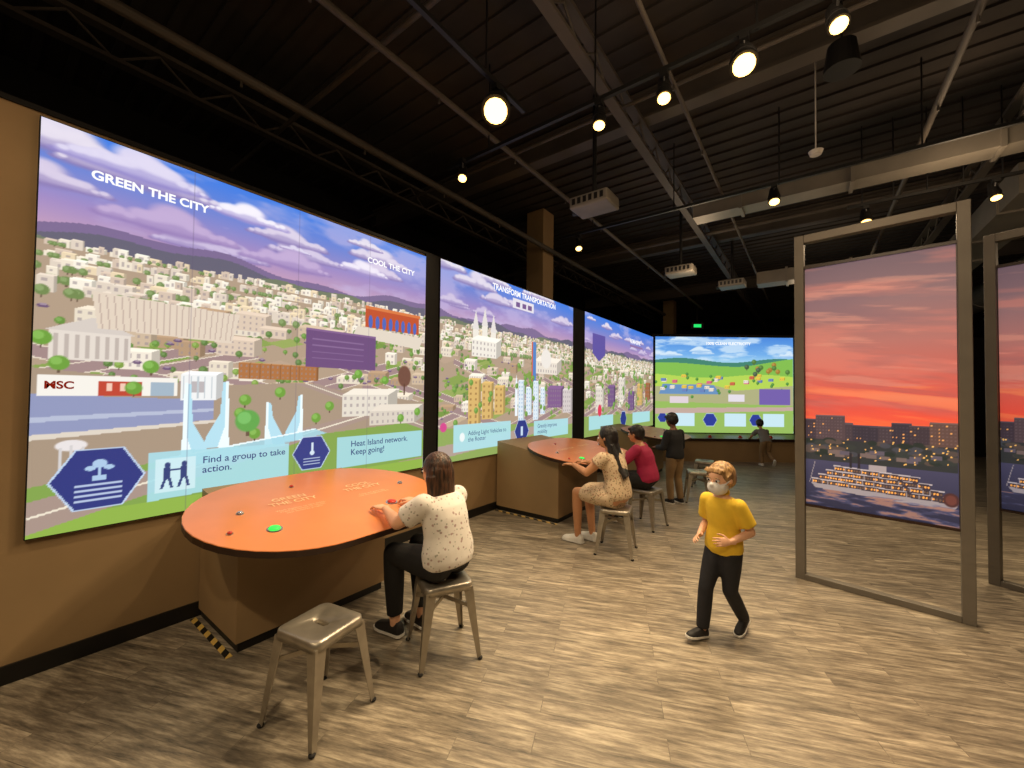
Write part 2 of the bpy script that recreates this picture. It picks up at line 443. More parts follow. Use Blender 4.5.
a.poly([(0, .56), (.85, .62), (.85, .76), (0, .8)], (142, 150, 188)); a.poly([(0, .64), (.85, .68), (.85, .70), (0, .67)], (180, 188, 212))
a.poly([(0, .54), (.9, .6), (.9, .62), (0, .57)], (220, 210, 196))
a.rect(.02, .79, .62, .12, (242, 238, 230)); a.rect(.26, .79, .2, .09, (190, 66, 48)); a.rect(.30, .82, .02, .05, (240, 200, 180)); a.rect(.36, .82, .02, .05, (240, 200, 180))
a.rect(.5, .79, .12, .09, (160, 180, 196))
a.bldg(.66, .76, .2, .18, (238, 240, 240), rng, cs=.3)
for i in range(5): a.rect(.67+.04*i, .77, .008, .16, (190, 200, 206))
a.rect(.06, 1.0, .34, .17, (226, 216, 206)); a.poly([(.04, 1.17), (.23, 1.26), (.42, 1.17)], (212, 202, 194))
for i in range(8): a.rect(.075+.042*i, 1.01, .018, .14, (190, 178, 170))
a.poly([(.25, 1.20), (.95, 1.18), (1.0, 1.40), (.22, 1.42)], (224, 208, 190))
for i in range(22): a.line((.27+.032*i, 1.20), (.25+.034*i, 1.41), .006, (190, 170, 158))
for i in range(8):
    a.bldg(1.0+.075*i, .92, .07, .12, (172, 112, 66), rng, roof=(198, 146, 98), cs=.035)
a.bldg(1.84, .60, .5, .2, (226, 218, 204), rng, cs=.06)
a.bldg(2.13, .50, .55, .14, (216, 206, 192), rng, cs=.06)
a.rect(2.06, 1.46, .66, .2, (190, 78, 42)); a.rect(2.06, 1.64, .68, .03, (216, 120, 66))
for i in range(8): a.ell(2.12+.078*i, 1.52, .026, .07, (74, 100, 186))
a.poly([(1.93, 1.36), (2.73, 1.30), (2.78, 1.43), (1.98, 1.46)], (224, 212, 196))
a.rect(1.50, 1.04, .68, .34, (106, 74, 124)); a.rect(1.5, 1.36, .68, .02, (130, 96, 144))
for i in range(4): a.rect(1.55, 1.12+.055*i, .5, .008, (134, 104, 150))
a.ell(2.54, 1.0, .09, .12, (112, 74, 62)); a.rect(2.53, .80, .02, .12, (90, 60, 50))
for (x, y0, y1, sg) in ((.68, .36, .88, 1), (.94, .42, .90, -1), (1.20, .38, .74, 1), (1.48, .42, .80, -1)):
    a.poly([(x, y1), (x+.035*sg, y1-.01), (x+.05*sg, y0+.24), (x+.13*sg, y0+.08), (x+.15*sg, y0), (x-.01*sg, y0)], (178, 222, 238))
    a.poly([(x, y1), (x+.018*sg, y1), (x+.018*sg, y0+.15), (x+.06*sg, y0), (x-.01*sg, y0)], (236, 250, 253))
a.poly([(.55, .36), (1.6, .5), (1.7, .46), (.6, .28)], (160, 214, 230), .85); a.poly([(.55, .37), (1.6, .51), (1.6, .5), (.55, .355)], (236, 250, 253))
for x, y in ((1.02, .66), (1.12, .5), (1.6, .6), (1.72, .7), (.1, .98), (.5, .98), (2.5, .56), (2.72, .62), (1.05, .76), (.42, .84), (.03, 1.12), (2.0, 1.0), (2.3, .95), (1.3, .82)): a.tree(x, y, .045, (106, 158, 60))
a.tree(1.07, .60, .09, (92, 164, 76))
a.ell(.16, .5, .07, .035, (230, 224, 224)); a.rect(.11, .36, .012, .13, (210, 206, 206)); a.rect(.2, .36, .012, .13, (210, 206, 206)); a.rect(.155, .36, .012, .14, (210, 206, 206))
a.poly([(.50, .10), (1.38, .13), (1.38, .40), (.50, .42)], (166, 218, 230), .92); a.rect(.535, .15, .22, .22, (210, 236, 242), .8)
a.rect(1.80, .13, .99, .28, (164, 216, 228), .92)
a.hexa(.28, .29, .21, (36, 50, 126)); a.hexa(1.57, .30, .165, (36, 54, 130))
a.ell(.28, .38, .035, .028, (170, 200, 230)); a.rect(.276, .30, .01, .07, (170, 200, 230)); a.rect(.25, .28, .062, .03, (170, 200, 230)); a.ell(.24, .355, .026, .015, (170, 200, 230)); a.ell(.32, .355, .026, .015, (170, 200, 230))
for i in range(4): a.rect(.18, .25-.03*i, .2, .010, (180, 196, 226))
a.rect(1.563, .31, .018, .08, (210, 225, 240)); a.ell(1.572, .30, .022, .022, (210, 225, 240))
for i in range(3): a.rect(1.50, .25-.025*i, .14, .008, (190, 205, 230))
for x in (.60, .69):
    a.ell(x, .325, .018, .02, (40, 60, 120)); a.rect(x-.018, .23, .036, .08, (40, 60, 120)); a.line((x-.01, .24), (x-.03, .17), .016, (40, 60, 120)); a.line((x+.01, .24), (x+.025, .17), .016, (40, 60, 120))
a.line((.61, .29), (.68, .29), .012, (40, 60, 120))
for x in (.7, 1.42, 2.1): a.rect(x, 0, .0035, H1, (90, 80, 110), .3)

# ---- screen 2
rng = random.Random(11)
A2 = Art(3.26, 2.40, 0.0090); city(A2, rng, 1.72, 5); a = A2
a.rect(1.42, 2.08, .55, .14, (226, 222, 232)); a.rect(1.5, 2.11, .1, .07, (110, 80, 140)); a.rect(1.66, 2.11, .1, .07, (110, 80, 140)); a.rect(1.81, 2.11, .1, .07, (110, 80, 140))
for x, h_ in ((.62, .30), (.80, .36), (.98, .30)):
    a.rect(x-.05, 1.36, .11, h_, (238, 232, 220)); a.poly([(x-.06, 1.36+h_), (x+.07, 1.36+h_), (x+.005, 1.60+h_)], (228, 222, 218))
a.bldg(.55, 1.3, .5, .22, (240, 234, 222), rng, cs=.07)
a.bldg(2.0, 1.15, .7, .2, (232, 222, 208), rng, cs=.07); a.ell(2.35, 1.4, .17, .17, (236, 230, 222)); a.rect(2.33, 1.5, .05, .15, (236, 230, 222))
a.rect(1.92, 1.02, .13, .62, (206, 98, 66)); a.rect(1.96, 1.02, .09, .62, (80, 130, 196))
for i in range(3): a.bldg(.5+.26*i, .42+.06*i, .2, .58-.1*i, (216, 180, 110), rng, cs=.07, win=(140, 100, 60))
a.poly([(1.5, .5), (1.56, .5), (1.56, .95), (1.53, 1.1), (1.5, .95)], (236, 244, 250))
for i in range(4): a.bldg(1.58+.2*i, .42+.08*(i % 2), .13, .42+.18*((i+1) % 2), (222, 234, 242), rng, cs=.06, win=(120, 160, 200))
a.bldg(2.4, .6, .45, .32, (130, 94, 142), rng, cs=.07); a.bldg(2.9, .5, .3, .4, (212, 202, 200), rng, cs=.07)
a.poly([(0, 0), (3.26, 0), (3.26, .36), (0, .40)], (142, 168, 90)); a.poly([(0, .05), (3.26, .3), (3.26, .4), (0, .2)], (176, 156, 144))
for k in range(26): a.tree(rng.random()*3.2, .45+rng.random()*.8, .042, (106, 150, 64))
a.rect(.25, .1, 1.15, .34, (172, 222, 230), .94); a.rect(2.0, .12, 1.1, .28, (172, 222, 230), .94); a.hexa(1.68, .27, .19, (38, 54, 130))
a.rect(1.65, .2, .06, .14, (200, 220, 240)); a.ell(.40, .28, .05, .06, (236, 244, 244)); a.ell(.08, .42, .06, .06, (210, 70, 140))

# ---- screen 3
rng = random.Random(21)
A3 = Art(4.16, 2.42, 0.013); city(A3, rng, 1.72, 9); a = A3
a.poly([(.35, 2.05), (.95, 2.05), (.95, 1.65), (.65, 1.5), (.35, 1.65)], (94, 82, 160)); a.rect(2.4, 1.98, .9, .05, (140, 112, 164))
for i in range(6): a.bldg(.5+.6*i, .45+.12*(i % 3), .34, .5-.08*(i % 2), rng.choice([(160, 100, 64), (226, 218, 204), (120, 90, 136), (214, 178, 106)]), rng, cs=.09)
for k in range(30): a.tree(rng.random()*4.1, .5+rng.random()*.9, .06, (106, 150, 64))
a.poly([(0, 0), (4.16, 0), (4.16, .36), (0, .40)], (142, 168, 90))
a.rect(.2, .12, 1.2, .28, (172, 222, 230), .94); a.rect(2.6, .12, 1.3, .28, (172, 222, 230), .94); a.hexa(2.0, .27, .2, (38, 54, 130)); a.ell(.7, .5, .1, .13, (220, 60, 90))

# ---- screen 4 (countryside)
rng = random.Random(31)
A4 = Art(3.78, 2.62, 0.013); a = A4
a.vgrad([(0, (120, 170, 60)), (1.9, (168, 214, 238)), (2.15, (112, 172, 232)), (2.62, (72, 134, 218))])
a.mixmask(np.clip((fbm(a.X, a.Y, 1.5, 6, 4)-.5)*5, 0, .8), (206, 228, 246))
for k in range(6): a.cloud(rng.random()*3.7, 2.05+.5*rng.random(), .3, rng, (210, 230, 246), (146, 188, 232))
xs = np.linspace(0, 3.78, 40)
a.poly([(0, 0)]+[(x, 1.98+.06*math.sin(2.3*x)) for x in xs]+[(3.78, 0)], (66, 132, 112))
a.poly([(0, 0)]+[(x, 1.86+.05*math.sin(1.7*x+1)+.1*max(0, x-2.4)) for x in xs]+[(3.78, 0)], (130, 188, 80))
a.poly([(0, 0)]+[(x, 1.55+.05*math.sin(2*x+2)) for x in xs]+[(3.78, 0)], (180, 212, 86))
a.poly([(0, 0), (0, 1.25), (1.4, 1.35), (2.2, 1.15), (3.78, 1.3), (3.78, 0)], (174, 174, 128))
a.poly([(.1, 1.05), (1.8, 1.05), (1.6, 1.3), (.2, 1.32)], (104, 144, 190))
for i in range(30):
    x = rng.random()*3.5; y = 1.1+rng.random()*.45; a.bldg(x, y, .12, .07, rng.choice([(206, 100, 66), (232, 222, 206), (230, 196, 70), (100, 130, 190), (220, 100, 130)]), rng, cs=.06)
for i in range(12):
    a.tree(2.45+rng.random()*1.2, 1.55+rng.random()*.45, .07, rng.choice([(160, 120, 50), (80, 120, 56), (70, 90, 66)]))
for i in range(18): a.tree(rng.random()*3.7, .9+rng.random()*.7, .045, (74, 134, 58))
a.poly([(0, 0), (3.78, 0), (3.78, .75), (0, .85)], (150, 186, 94)); a.poly([(0, .5), (3.78, .62), (3.78, .72), (0, .66)], (194, 168, 156))
a.rect(2.85, .78, .85, .42, (116, 96, 170)); a.rect(2.0, .85, .45, .2, (226, 220, 230)); a.rect(.4, .8, .5, .18, (222, 208, 216))
for x in (.5, 1.9, 2.95): a.rect(x, .17, .58, .36, (200, 230, 240))
a.hexa(1.5, .35, .2, (44, 60, 150)); a.hexa(2.75, .35, .18, (44, 60, 150)); a.hexa(.2, .4, .14, (44, 60, 150))

UP = (0, 0, 1)
def screen(art, o, right, nm='projection_screen'):
    me = art.mesh(nm, M['screen']); ob = bpy.data.objects.new(nm, me); sc.collection.objects.link(ob)
    ob.matrix_world = frame_m(o, right, UP)
    b = MB(); b.box((-.005, -.005, -.03), (art.w+.005, art.h+.005, -.002)); b.obj('backing_board', M['base'], ob)
    return ob
s1 = screen(A1, (.033, .105, .765), (0, 1, 0))
s2 = screen(A2, (.033, 3.14, .765), (0, 1, 0))
s3 = screen(A3, (.033, 6.88, .765), (0, 1, 0))
R4 = Vector((.802, .5975, 0)).normalized(); N4 = R4.cross(Vector(UP))
o4 = Vector((.02, 11.05, .58)) + R4*.06 + N4*.04
s4 = screen(A4, o4, R4)
text('title', 'GREEN THE CITY', .20, 2.12, .076, M['txtw'], s1, bold=.0024, sx=1.0)
text('title', 'COOL THE CITY', 2.07, 2.12, .074, M['txtw'], s1, bold=.002, sx=1.05)
text('caption', 'Find a group to take\naction.', .79, .30, .068, M['txtb'], s1, bold=.0006)
text('caption', 'Heat Island network.\nKeep going!', 1.93, .30, .078, M['txtb'], s1, bold=.0006)
text('label', 'MSC', .045, .85, .06, M['redbtn'], s1, bold=.002)
text('title', 'TRANSFORM TRANSPORTATION', .95, 2.29, .115, M['txtw'], s2, bold=.003, sx=.98)
text('caption', 'Adding Light Vehicles to\nthe Roster', .50, .28, .080, M['txtb'], s2)
text('caption', 'Greatly improve\nmobility', 2.1, .27, .09, M['txtb'], s2)
text('title', 'REIMAGINE', 2.4, 2.12, .14, M['txtw'], s3, bold=.003)
text('title', '100% CLEAN ELECTRICITY', 1.38, 2.44, .105, M['txtw'], s4, bold=.003)

# ------------------------------------------------------------------ room shell
boxo('floor', (-3.5, -6, -.1), (15, 24, 0), M['floor'])
b = MB(); b.box((-.3, -3.5, 0), (0, 11.2, 3.16)); b.obj('wall_left', M['tan'])
b = MB()
for y0, y1 in ((2.925, 3.125), (6.412, 6.868)): b.box((.0, y0, .70), (.02, y1, 3.175))
b.box((-.3, -3.5, 3.16), (.012, 11.04, 3.19))
b.obj('trim_1', M['black'])
boxo('baseboard_left', (.0, -3.5, 0), (.014, 9.4, .10), M['base'])
b = MB()
for y in (-1.2,): b.box((.0, y-.003, .1), (.003, y+.003, 3.15))
for y in (.0, 1.45, 3.03, 4.8, 6.6, 8.4): b.box((.0, y-.002, .1), (.002, y+.002, .745))
b.obj('trim_2', M['base'])
P0 = Vector((0.0, 11.04, 0))
me = MB(); me.box((0, 0, -.3), (13.5, 3.28, 0)); w4 = me.obj('wall_back', M['black'], mw=frame_m(P0, R4, UP))
b = MB()
cs = [(.02, 9.43), (4.91, 13.08), (4.135, 14.12), (.02, 11.05)]
b.rings([[Vector((x, y, z)) for x, y in cs] for z in (0, .50)], 0)
b.obj('display_counter', M['tan'])
ct = bpy.data.objects['display_counter']
b = MB(); cs2 = [(.02, 9.38), (4.95, 13.04), (4.135, 14.12), (.02, 11.05)]
b.rings([[Vector((x, y, z)) for x, y in cs2] for z in (.50, .56)], 0); b.obj('countertop', M['edge'], ct)
for k in range(5):
    c = Vector((.9, 10.35, .56)) + R4*(.75*k)
    b = MB(); b.tube(c, c+Vector((0, 0, .03)), .05, .045); b.tube(c+Vector((0, 0, .03)), c+Vector((0, 0, .06)), .03, .03); b.obj('button', [M['redbtn']], ct, smooth=False)
boxo('wall_side', (-3.6, -6, 0), (-3.5, 24, 5.3), M['black'])
boxo('wall_far', (-3.5, 24, 0), (15, 24.1, 5.3), M['black'])
boxo('wall_right', (14.9, -6, 0), (15, 24, 5.3), M['black'])
b = MB(); b.box((-3.5, -6, 5.2), (15, 24, 5.3))
y = -5.8
while y < 22: b.box((-3.5, y, 5.17), (15, y+.07, 5.2)); y += .26
b.obj('ceiling', M['ceil'])
def beam_obj(name, items, m, par=None):
    b = MB()
    for lo, hi in items: b.box(lo, hi)
    return b.obj(name, m, par)
for yy in (4.6, 9.2, 13.8):
    beam_obj('ceiling_beam', [((-3.4, yy-.09, 5.13), (14.8, yy+.09, 5.165)), ((-3.4, yy-.01, 4.86), (14.8, yy+.01, 5.13)), ((-3.4, yy-.09, 4.83), (14.8, yy+.09, 4.86))], M['beam'])
for xx in (-1.5, 1.9, 5.3, 8.7):
    b = MB(); b.box((xx-.05, -5.5, 4.78), (xx+.05, 23, 4.82)); b.box((xx-.05, -5.5, 4.52), (xx+.05, 23, 4.555))
    y = -5.4; up = True
    while y < 22:
        p = (xx, y, 4.55 if up else 4.78); q = (xx, y+.3, 4.78 if up else 4.55); b.tube(p, q, .012, .012, 6); y += .3; up = not up
    b.obj('open_web_joist', M['beam'])
boxo('column', (-.98, 6.36, 0), (-.6, 6.74, 5.16), M['tan'])
boxo('column', (-.98, 15.5, 0), (-.6, 15.9, 5.16), M['tan'])
def duct(lo, hi, ax, step, m):
    b = MB(); b.box(lo, hi); L = hi[ax]-lo[ax]; k = step*.5
    while k < L:
        l2 = [v-.025 for v in lo]; h2 = [v+.025 for v in hi]; l2[ax] = lo[ax]+k; h2[ax] = lo[ax]+k+.04; b.box(l2, h2); k += step
    b.obj('air_duct', m)
duct((2.1, 6.25, 4.24), (6.3, 6.55, 4.42), 0, 1.2, M['duct'])
duct((5.5, 7.3, 4.05), (6.0, 14, 4.42), 1, 1.25, M['duct'])
duct((2.6, 9.7, 3.95), (5.2, 10.1, 4.2), 0, 1.0, M['duct'])
b = MB(); b.tube((7.0, 1.5, 4.15), (7.0, 16, 4.15), .28, .28, 28)
for k in range(12): b.tube((7.0, 1.6+k*1.2, 4.15), (7.0, 1.64+k*1.2, 4.15), .295, .295, 28)
b.obj('spiral_duct', M['duct'])
for (x0, y0, z0, x1, y1, z1, r) in ((.7, -3, 4.40, .7, 14, 4.40, .03), (2.5, -3, 4.46, 2.5, 14, 4.46, .02), (4.5, -2, 4.46, 4.5, 14, 4.46, .03), (-.5, -3, 4.35, -.5, 14, 4.35, .045), (-3, 8.2, 4.68, 12, 8.2, 4.68, .035), (-3, 2.0, 4.68, 10, 2.0, 4.68, .025), (-3, 4.0, 4.68, 10, 4.0, 4.68, .02)):
    b = MB(); b.tube((x0, y0, z0), (x1, y1, z1), r, r, 12)
    if z0 < 4.6:
        for k in range(14):
            t = (k+.5)/14; p = Vector((x0, y0+(y1-y0)*t, z0)); b.tube(p-Vector((0, 0, r+.05)), p-Vector((0, 0, r)), .012, .008, 6)
    b.obj('sprinkler_pipe', M['beam'], smooth=False)
def track(p, q):
    b = MB(); p = Vector(p); q = Vector(q); d = (q-p).normalized(); s_ = Vector((-d.y, d.x, 0))*.018
    b.rings([[c+s_, c-s_, c-s_+Vector((0, 0, .035)), c+s_+Vector((0, 0, .035))] for c in (p, q)])
    for k in range(5):
        c = p.lerp(q, (k+.5)/5); b.tube(c, (c.x, c.y, 5.16), .008, .008, 6)
    b.obj('lighting_track', M['track'])
track((.1, 3.17, 4.2), (6.3, 3.17, 4.2)); track((.1, 5.75, 4.2), (6.3, 5.75, 4.2)); track((1.37, -2.5, 4.2), (1.37, 2.9, 4.2)); track((3.9, 6.8, 4.1), (5.4, 6.8, 4.1)); track((3.4, -2.5, 4.2), (3.4, 2.9, 4.2))
CAM = Vector((3.49, -.08, 1.6))
def lamp(p, r, aim, power, spot=75, nm='track_spotlight', tz=4.2):
    p = Vector(p); aim = Vector(aim); d = (aim-p).normalized()
    e = empty(nm, p)
    b = MB()
    b.tube(-d*.20, -d*.005, r*.85, r*1.22, 20); b.tube(-d*.23, -d*.20, r*.55, r*.85, 20)
    for k in range(4): b.tube(-d*(.08+.03*k), -d*(.07+.03*k), r*1.22-.006*k, r*1.24-.006*k, 20)
    b.tube(-d*.10, Vector((0, 0, tz-p.z-.02)), .012, .012, 8); b.box((-.03, -.03, tz-p.z-.04), (.03, .03, tz-p.z))
    b.obj('housing', M['track'], e)
    b = MB(); b.ball(-d*.0, (r, r, r*.35), ax=(d.orthogonal().normalized(), d.cross(d.orthogonal()).normalized(), d)); b.obj('lens', M['lamp'], e, smooth=True)
    L = bpy.data.lights.new('beam', 'SPOT'); L.energy = power; L.color = (1.0, .77, .48); L.spot_size = math.radians(spot*1.5); L.spot_blend = .8; L.shadow_soft_size = .06
    lo = bpy.data.objects.new('beam', L); sc.collection.objects.link(lo); lo.parent = e
    lo.location = d*.08; lo.rotation_euler = d.to_track_quat('-Z', 'Y').to_euler()
    return e
lamp((1.37, 2.49, 3.98), .10, (2.6, .6, .7), 160)
lamp((3.12, 3.17, 3.98), .075, (3.6, 1.2, .2), 215)
lamp((2.56, 3.17, 3.98), .05, (3.1, 1.8, 0), 155)
lamp((2.0, 3.17, 3.98), .05, (2.3, 2.2, .2), 125)
lamp((.40, 3.1, 3.98), .045, (1.6, 1.5, .4), 90)
lamp((3.65, 3.17, 3.98), .05, (4.2, 1.4, 0), 225)
lamp((3.15, 5.72, 3.98), .055, (3.4, 4.2, 0), 160)
lamp((4.09, 6.82, 3.88), .055, (4.2, 5.2, 0), 130, tz=4.1)
lamp((.46, 5.78, 3.98), .05, (1.4, 4.4, .4), 95)
lamp((1.37, -1.2, 3.98), .045, (1.0, .8, .2), 100)
lamp((3.4, -1.0, 3.98), .045, (3.0, 2.4, .8), 190)  # unseen helper spot behind the camera, aimed to light the boy's front
lamp((5.2, 6.8, 3.88), .045, (5.5, 5.3, 0), 140, tz=4.1)
def fill(p, w, c=(1, .72, .45), r=.35):  # added point light to brighten the ceiling, not a fixture of the room
    L = bpy.data.lights.new('added_fill', 'POINT'); L.energy = w; L.color = c; L.shadow_soft_size = r
    o = bpy.data.objects.new('added_ceiling_fill', L); sc.collection.objects.link(o); o.location = p
fill((3.6, 2.6, 3.8), 40); fill((4.8, 6.0, 3.7), 38); fill((1.9, 7.4, 3.7), 22); fill((3.5, 10.5, 3.7), 24); fill((8, 9, 3.7), 34); fill((2.6, -1.6, 3.6), 36)

def projector(x, y, z):
    e = empty('ceiling_projector', (x, y, z))
    b = MB(); b.box((-.24, -.18, 0), (.24, .18, .14)); b.obj('body', M['duct'], e, bevel=.02)
    b = MB(); b.tube((-.24, .06, .07), (-.31, .06, .07), .05, .045, 20); b.obj('lens', M['track'], e)
    b = MB(); b.tube((0, 0, .14), (0, 0, 5.16-z), .025, .025, 12); b.box((-.15, -.12, .14), (.15, .12, .16)); b.obj('mount', M['track'], e)
    b = MB()
    for k in range(6): b.box((-.2+.07*k, -.185, .04), (-.16+.07*k, -.18, .11))
    b.obj('vents', M['track'], e)
projector(1.45, 4.25, 3.78); projector(1.6, 7.6, 3.8); projector(2.2, 9.3, 3.85)
b = MB(); b.tube((0, 0, .0), (0, 0, .05), .11, .13, 24); b.tube((0, 0, .05), (0, 0, .81), .008, .008, 8); o = b.obj('smoke_detector', M['white']); o.location = (4.72, 2.92, 4.35)
b = MB(); b.tube((0, 0, 0), (0, 0, .22), .13, .10, 24); b.tube((0, 0, .22), (0, 0, .78), .010, .010, 8); o = b.obj('ceiling_speaker', M['track']); o.location = (3.72, 4.25, 4.37)
b = MB(); b.tube((0, 0, 0), (0, 0, .04), .05, .065, 24); b.tube((0, 0, .04), (0, 0, 1.03), .006, .006, 8); o = b.obj('smoke_detector', M['white']); o.location = (3.55, 5.1, 4.12)
ex = empty('exit_sign', (.55, 13.9, 3.75)); b = MB(); b.box((-.2, -.04, 0), (.2, .04, .2)); b.obj('case', M['track'], ex); b = MB(); b.box((-.12, -.045, .05), (.12, -.04, .15)); b.obj('legend', M['exit'], ex)
b = MB(); b.tube((0, 0, .2), (0, 0, 1.41), .012, .012, 8); b.obj('stem', M['track'], ex); ex.rotation_euler = (0, 0, .64)

# ------------------------------------------------------------------ touch tables
def stadium(hw, hl, n=20):
    pts = []
    for i in range(n+1):
        t = math.pi*i/n; pts.append((hw*math.cos(t), (hl-hw)+hw*math.sin(t)))
    for i in range(n+1):
        t = math.pi+math.pi*i/n; pts.append((hw*math.cos(t), -(hl-hw)+hw*math.sin(t)))
    return pts
TILT = math.radians(8.3)
def table(cx, cy, hw, hl, px1, labels, zc=.845, py0=-.53, py1=.5):
    e = empty('touch_table', (cx, cy, 0))
    top = empty('top', (0, 0, zc)); top.parent = e; top.rotation_euler = (0, TILT, 0)
    b = MB()
    P = stadium(hw, hl)
    b.rings([[Vector((x*k, y*k2, z)) for x, y in P] for z, k, k2 in ((-.045, .985, .99), (-.04, 1, 1), (-.004, 1, 1))], 0)
    b.obj('rim', M['edge'], top)
    b = MB(); b.rings([[Vector((x*k, y*k, z)) for x, y in P] for z, k in ((-.004, 1.0), (.0, .997))], 0); b.obj('surface', M['orange'], top)
    def btn(x, y, r, m, nm='button'):
        b = MB(); b.tube((x, y, 0), (x, y, .006), r*1.35, r*1.25, 24, 0); b.obj('ring', M['chrome'], top)
        b = MB(); b.tube((x, y, .006), (x, y, .014), r, r*.85, 24); b.ball((x, y, .012), (r*.85, r*.85, .006)); b.obj(nm, m, top, smooth=True)
    btn(.25, -.48, .032, M['greenbtn']); btn(.28, .30, .032, M['redbtn'])
    btn(-.06, -.55, .016, M['chrome']); btn(.18, -.68, .013, M['redbtn']); btn(-.35, -.12, .013, M['redbtn']); btn(-.02, .60, .016, M['chrome'])
    tx = empty('lettering', (0, 0, .001)); tx.parent = top; tx.rotation_euler = (0, 0, math.pi/2)
    text('heading', labels[0], -.22, .12, .072, M['tbltxt'], tx, z=.002, align='CENTER', bold=.001)
    text('heading', labels[1], .30, .12, .072, M['tbltxt'], tx, z=.002, align='CENTER', bold=.001)
    text('body_copy', 'Work together to take action.\nPress the button to choose\nyour favourite project.', -.22, -.05, .026, M['tbltxt'], tx, z=.002, align='CENTER')
    text('body_copy', 'Trees and parks help\ncool the neighbourhood.', .30, -.05, .026, M['tbltxt'], tx, z=.002, align='CENTER')
    b = MB(); x0 = .03-cx; x1 = px1-cx; y0 = py0; y1 = py1
    zt = lambda x: zc-.048-x*math.tan(TILT)
    v = [(x0, y0, .06), (x1, y0, .06), (x1, y1, .06), (x0, y1, .06), (x0, y0, zt(x0)), (x1, y0, zt(x1)), (x1, y1, zt(x1)), (x0, y1, zt(x0))]
    b.add(v, [(0,3,2,1),(4,5,6,7),(0,1,5,4),(1,2,6,5),(2,3,7,6),(3,0,4,7)]); b.obj('pedestal', M['tan'], e)
    b = MB(); b.box((x0, y0+.015, 0), (x1-.015, y1-.015, .06)); b.obj('plinth', M['base'], e)
    t = MB(); t.box((cx+x0, cy+y0-.05, .0), (px1, cy+y0-.015, .003)); t.obj('hazard_tape_strip', M['tape'])
    return e
table(.77, 1.45, .62, .83, .70, ('GREEN\nTHE CITY', 'COOL\nTHE CITY'), zc=.838, py0=-.55)
table(1.0, 4.86, .60, .84, 1.0, ('TRANSFORM', 'TRANSIT'), py0=-.62)
table(1.0, 8.15, .60, .84, 1.0, ('REBUILD', 'RENEW'))

# ------------------------------------------------------------------ metal stools
def rr(a_, b_, r, n=48):
    pts = []
    q = n//4
    for c, (sx, sy) in enumerate(((1, 1), (-1, 1), (-1, -1), (1, -1))):
        for i in range(q):
            t = math.pi/2*c + math.pi/2*i/(q-1)
            pts.append((sx*(a_-r)+r*math.cos(t), sy*(b_-r)+r*math.sin(t)))
    return pts
def stool(x, y, rz, sh=.455):
    e = empty('metal_stool', (x, y, 0), rz)
    b = MB()
    R = lambda pts, z: [Vector((p[0], p[1], z)) for p in pts]
    b.rings([R(rr(.042, .011, .0105), sh-.028), R(rr(.045, .013, .0125), sh-.012), R(rr(.055, .022, .02), sh-.004), R(rr(.118, .118, .035), sh-.004), R(rr(.136, .136, .04), sh), R(rr(.146, .146, .042), sh-.006), R(rr(.151, .151, .042), sh-.045), R(rr(.147, .147, .042), sh-.045), R(rr(.141, .141, .040), sh-.012), R(rr(.055, .022, .02), sh-.010), R(rr(.047, .013, .0125), sh-.02), R(rr(.042, .011, .0105), sh-.028)], cap=False)
    b.obj('seat', M['steel'], e, smooth=True)
    k = 1
    for sx in (1, -1):
        for sy in (1, -1):
            b = MB(); rings = []
            for t in (0, .25, .5, .75, 1):
                z = (sh-.03)*(1-t)+.012*t; c = .143+(.185-.143)*t; w = .06*(1-t)+.024*t; th = .004
                o = Vector((sx*c, sy*c, z))
                rings.append([o, o+Vector((-sx*w, 0, 0)), o+Vector((-sx*w, -sy*th, 0)), o+Vector((-sx*th*2, -sy*th*2, 0)), o+Vector((-sx*th, -sy*w, 0)), o+Vector((0, -sy*w, 0))])
            b.rings(rings)
            b.obj('leg_%d' % k, M['steel'], e)
            b = MB(); b.ball((sx*.179, sy*.179, .010), (.016, .016, .010)); b.obj('foot_%d' % k, M['rubber'], e, smooth=True); k += 1
    b = MB()
    for sx, sy in ((1, 1), (1, -1)):
        p = Vector((sx*.152, sy*.152, .30)); q = -p; q.z = .30
        dd = (q-p).normalized(); n_ = Vector((-dd.y, dd.x, 0))*.003
        b.rings([[c+n_+Vector((0, 0, .012)), c-n_+Vector((0, 0, .012)), c-n_-Vector((0, 0, .012)), c+n_-Vector((0, 0, .012))] for c in (p, p.lerp(q, .5)+Vector((0, 0, .03)), q)])
    b.obj('cross_brace', M['steel'], e)
    return e
stool(1.53, .98, math.radians(11)); stool(1.65, 1.70, math.radians(-28)); stool(1.90, 3.86, math.radians(14)); stool(1.88, 4.87, math.radians(-10)); stool(2.12, 6.5, math.radians(20)); stool(2.0, 7.6, math.radians(5))

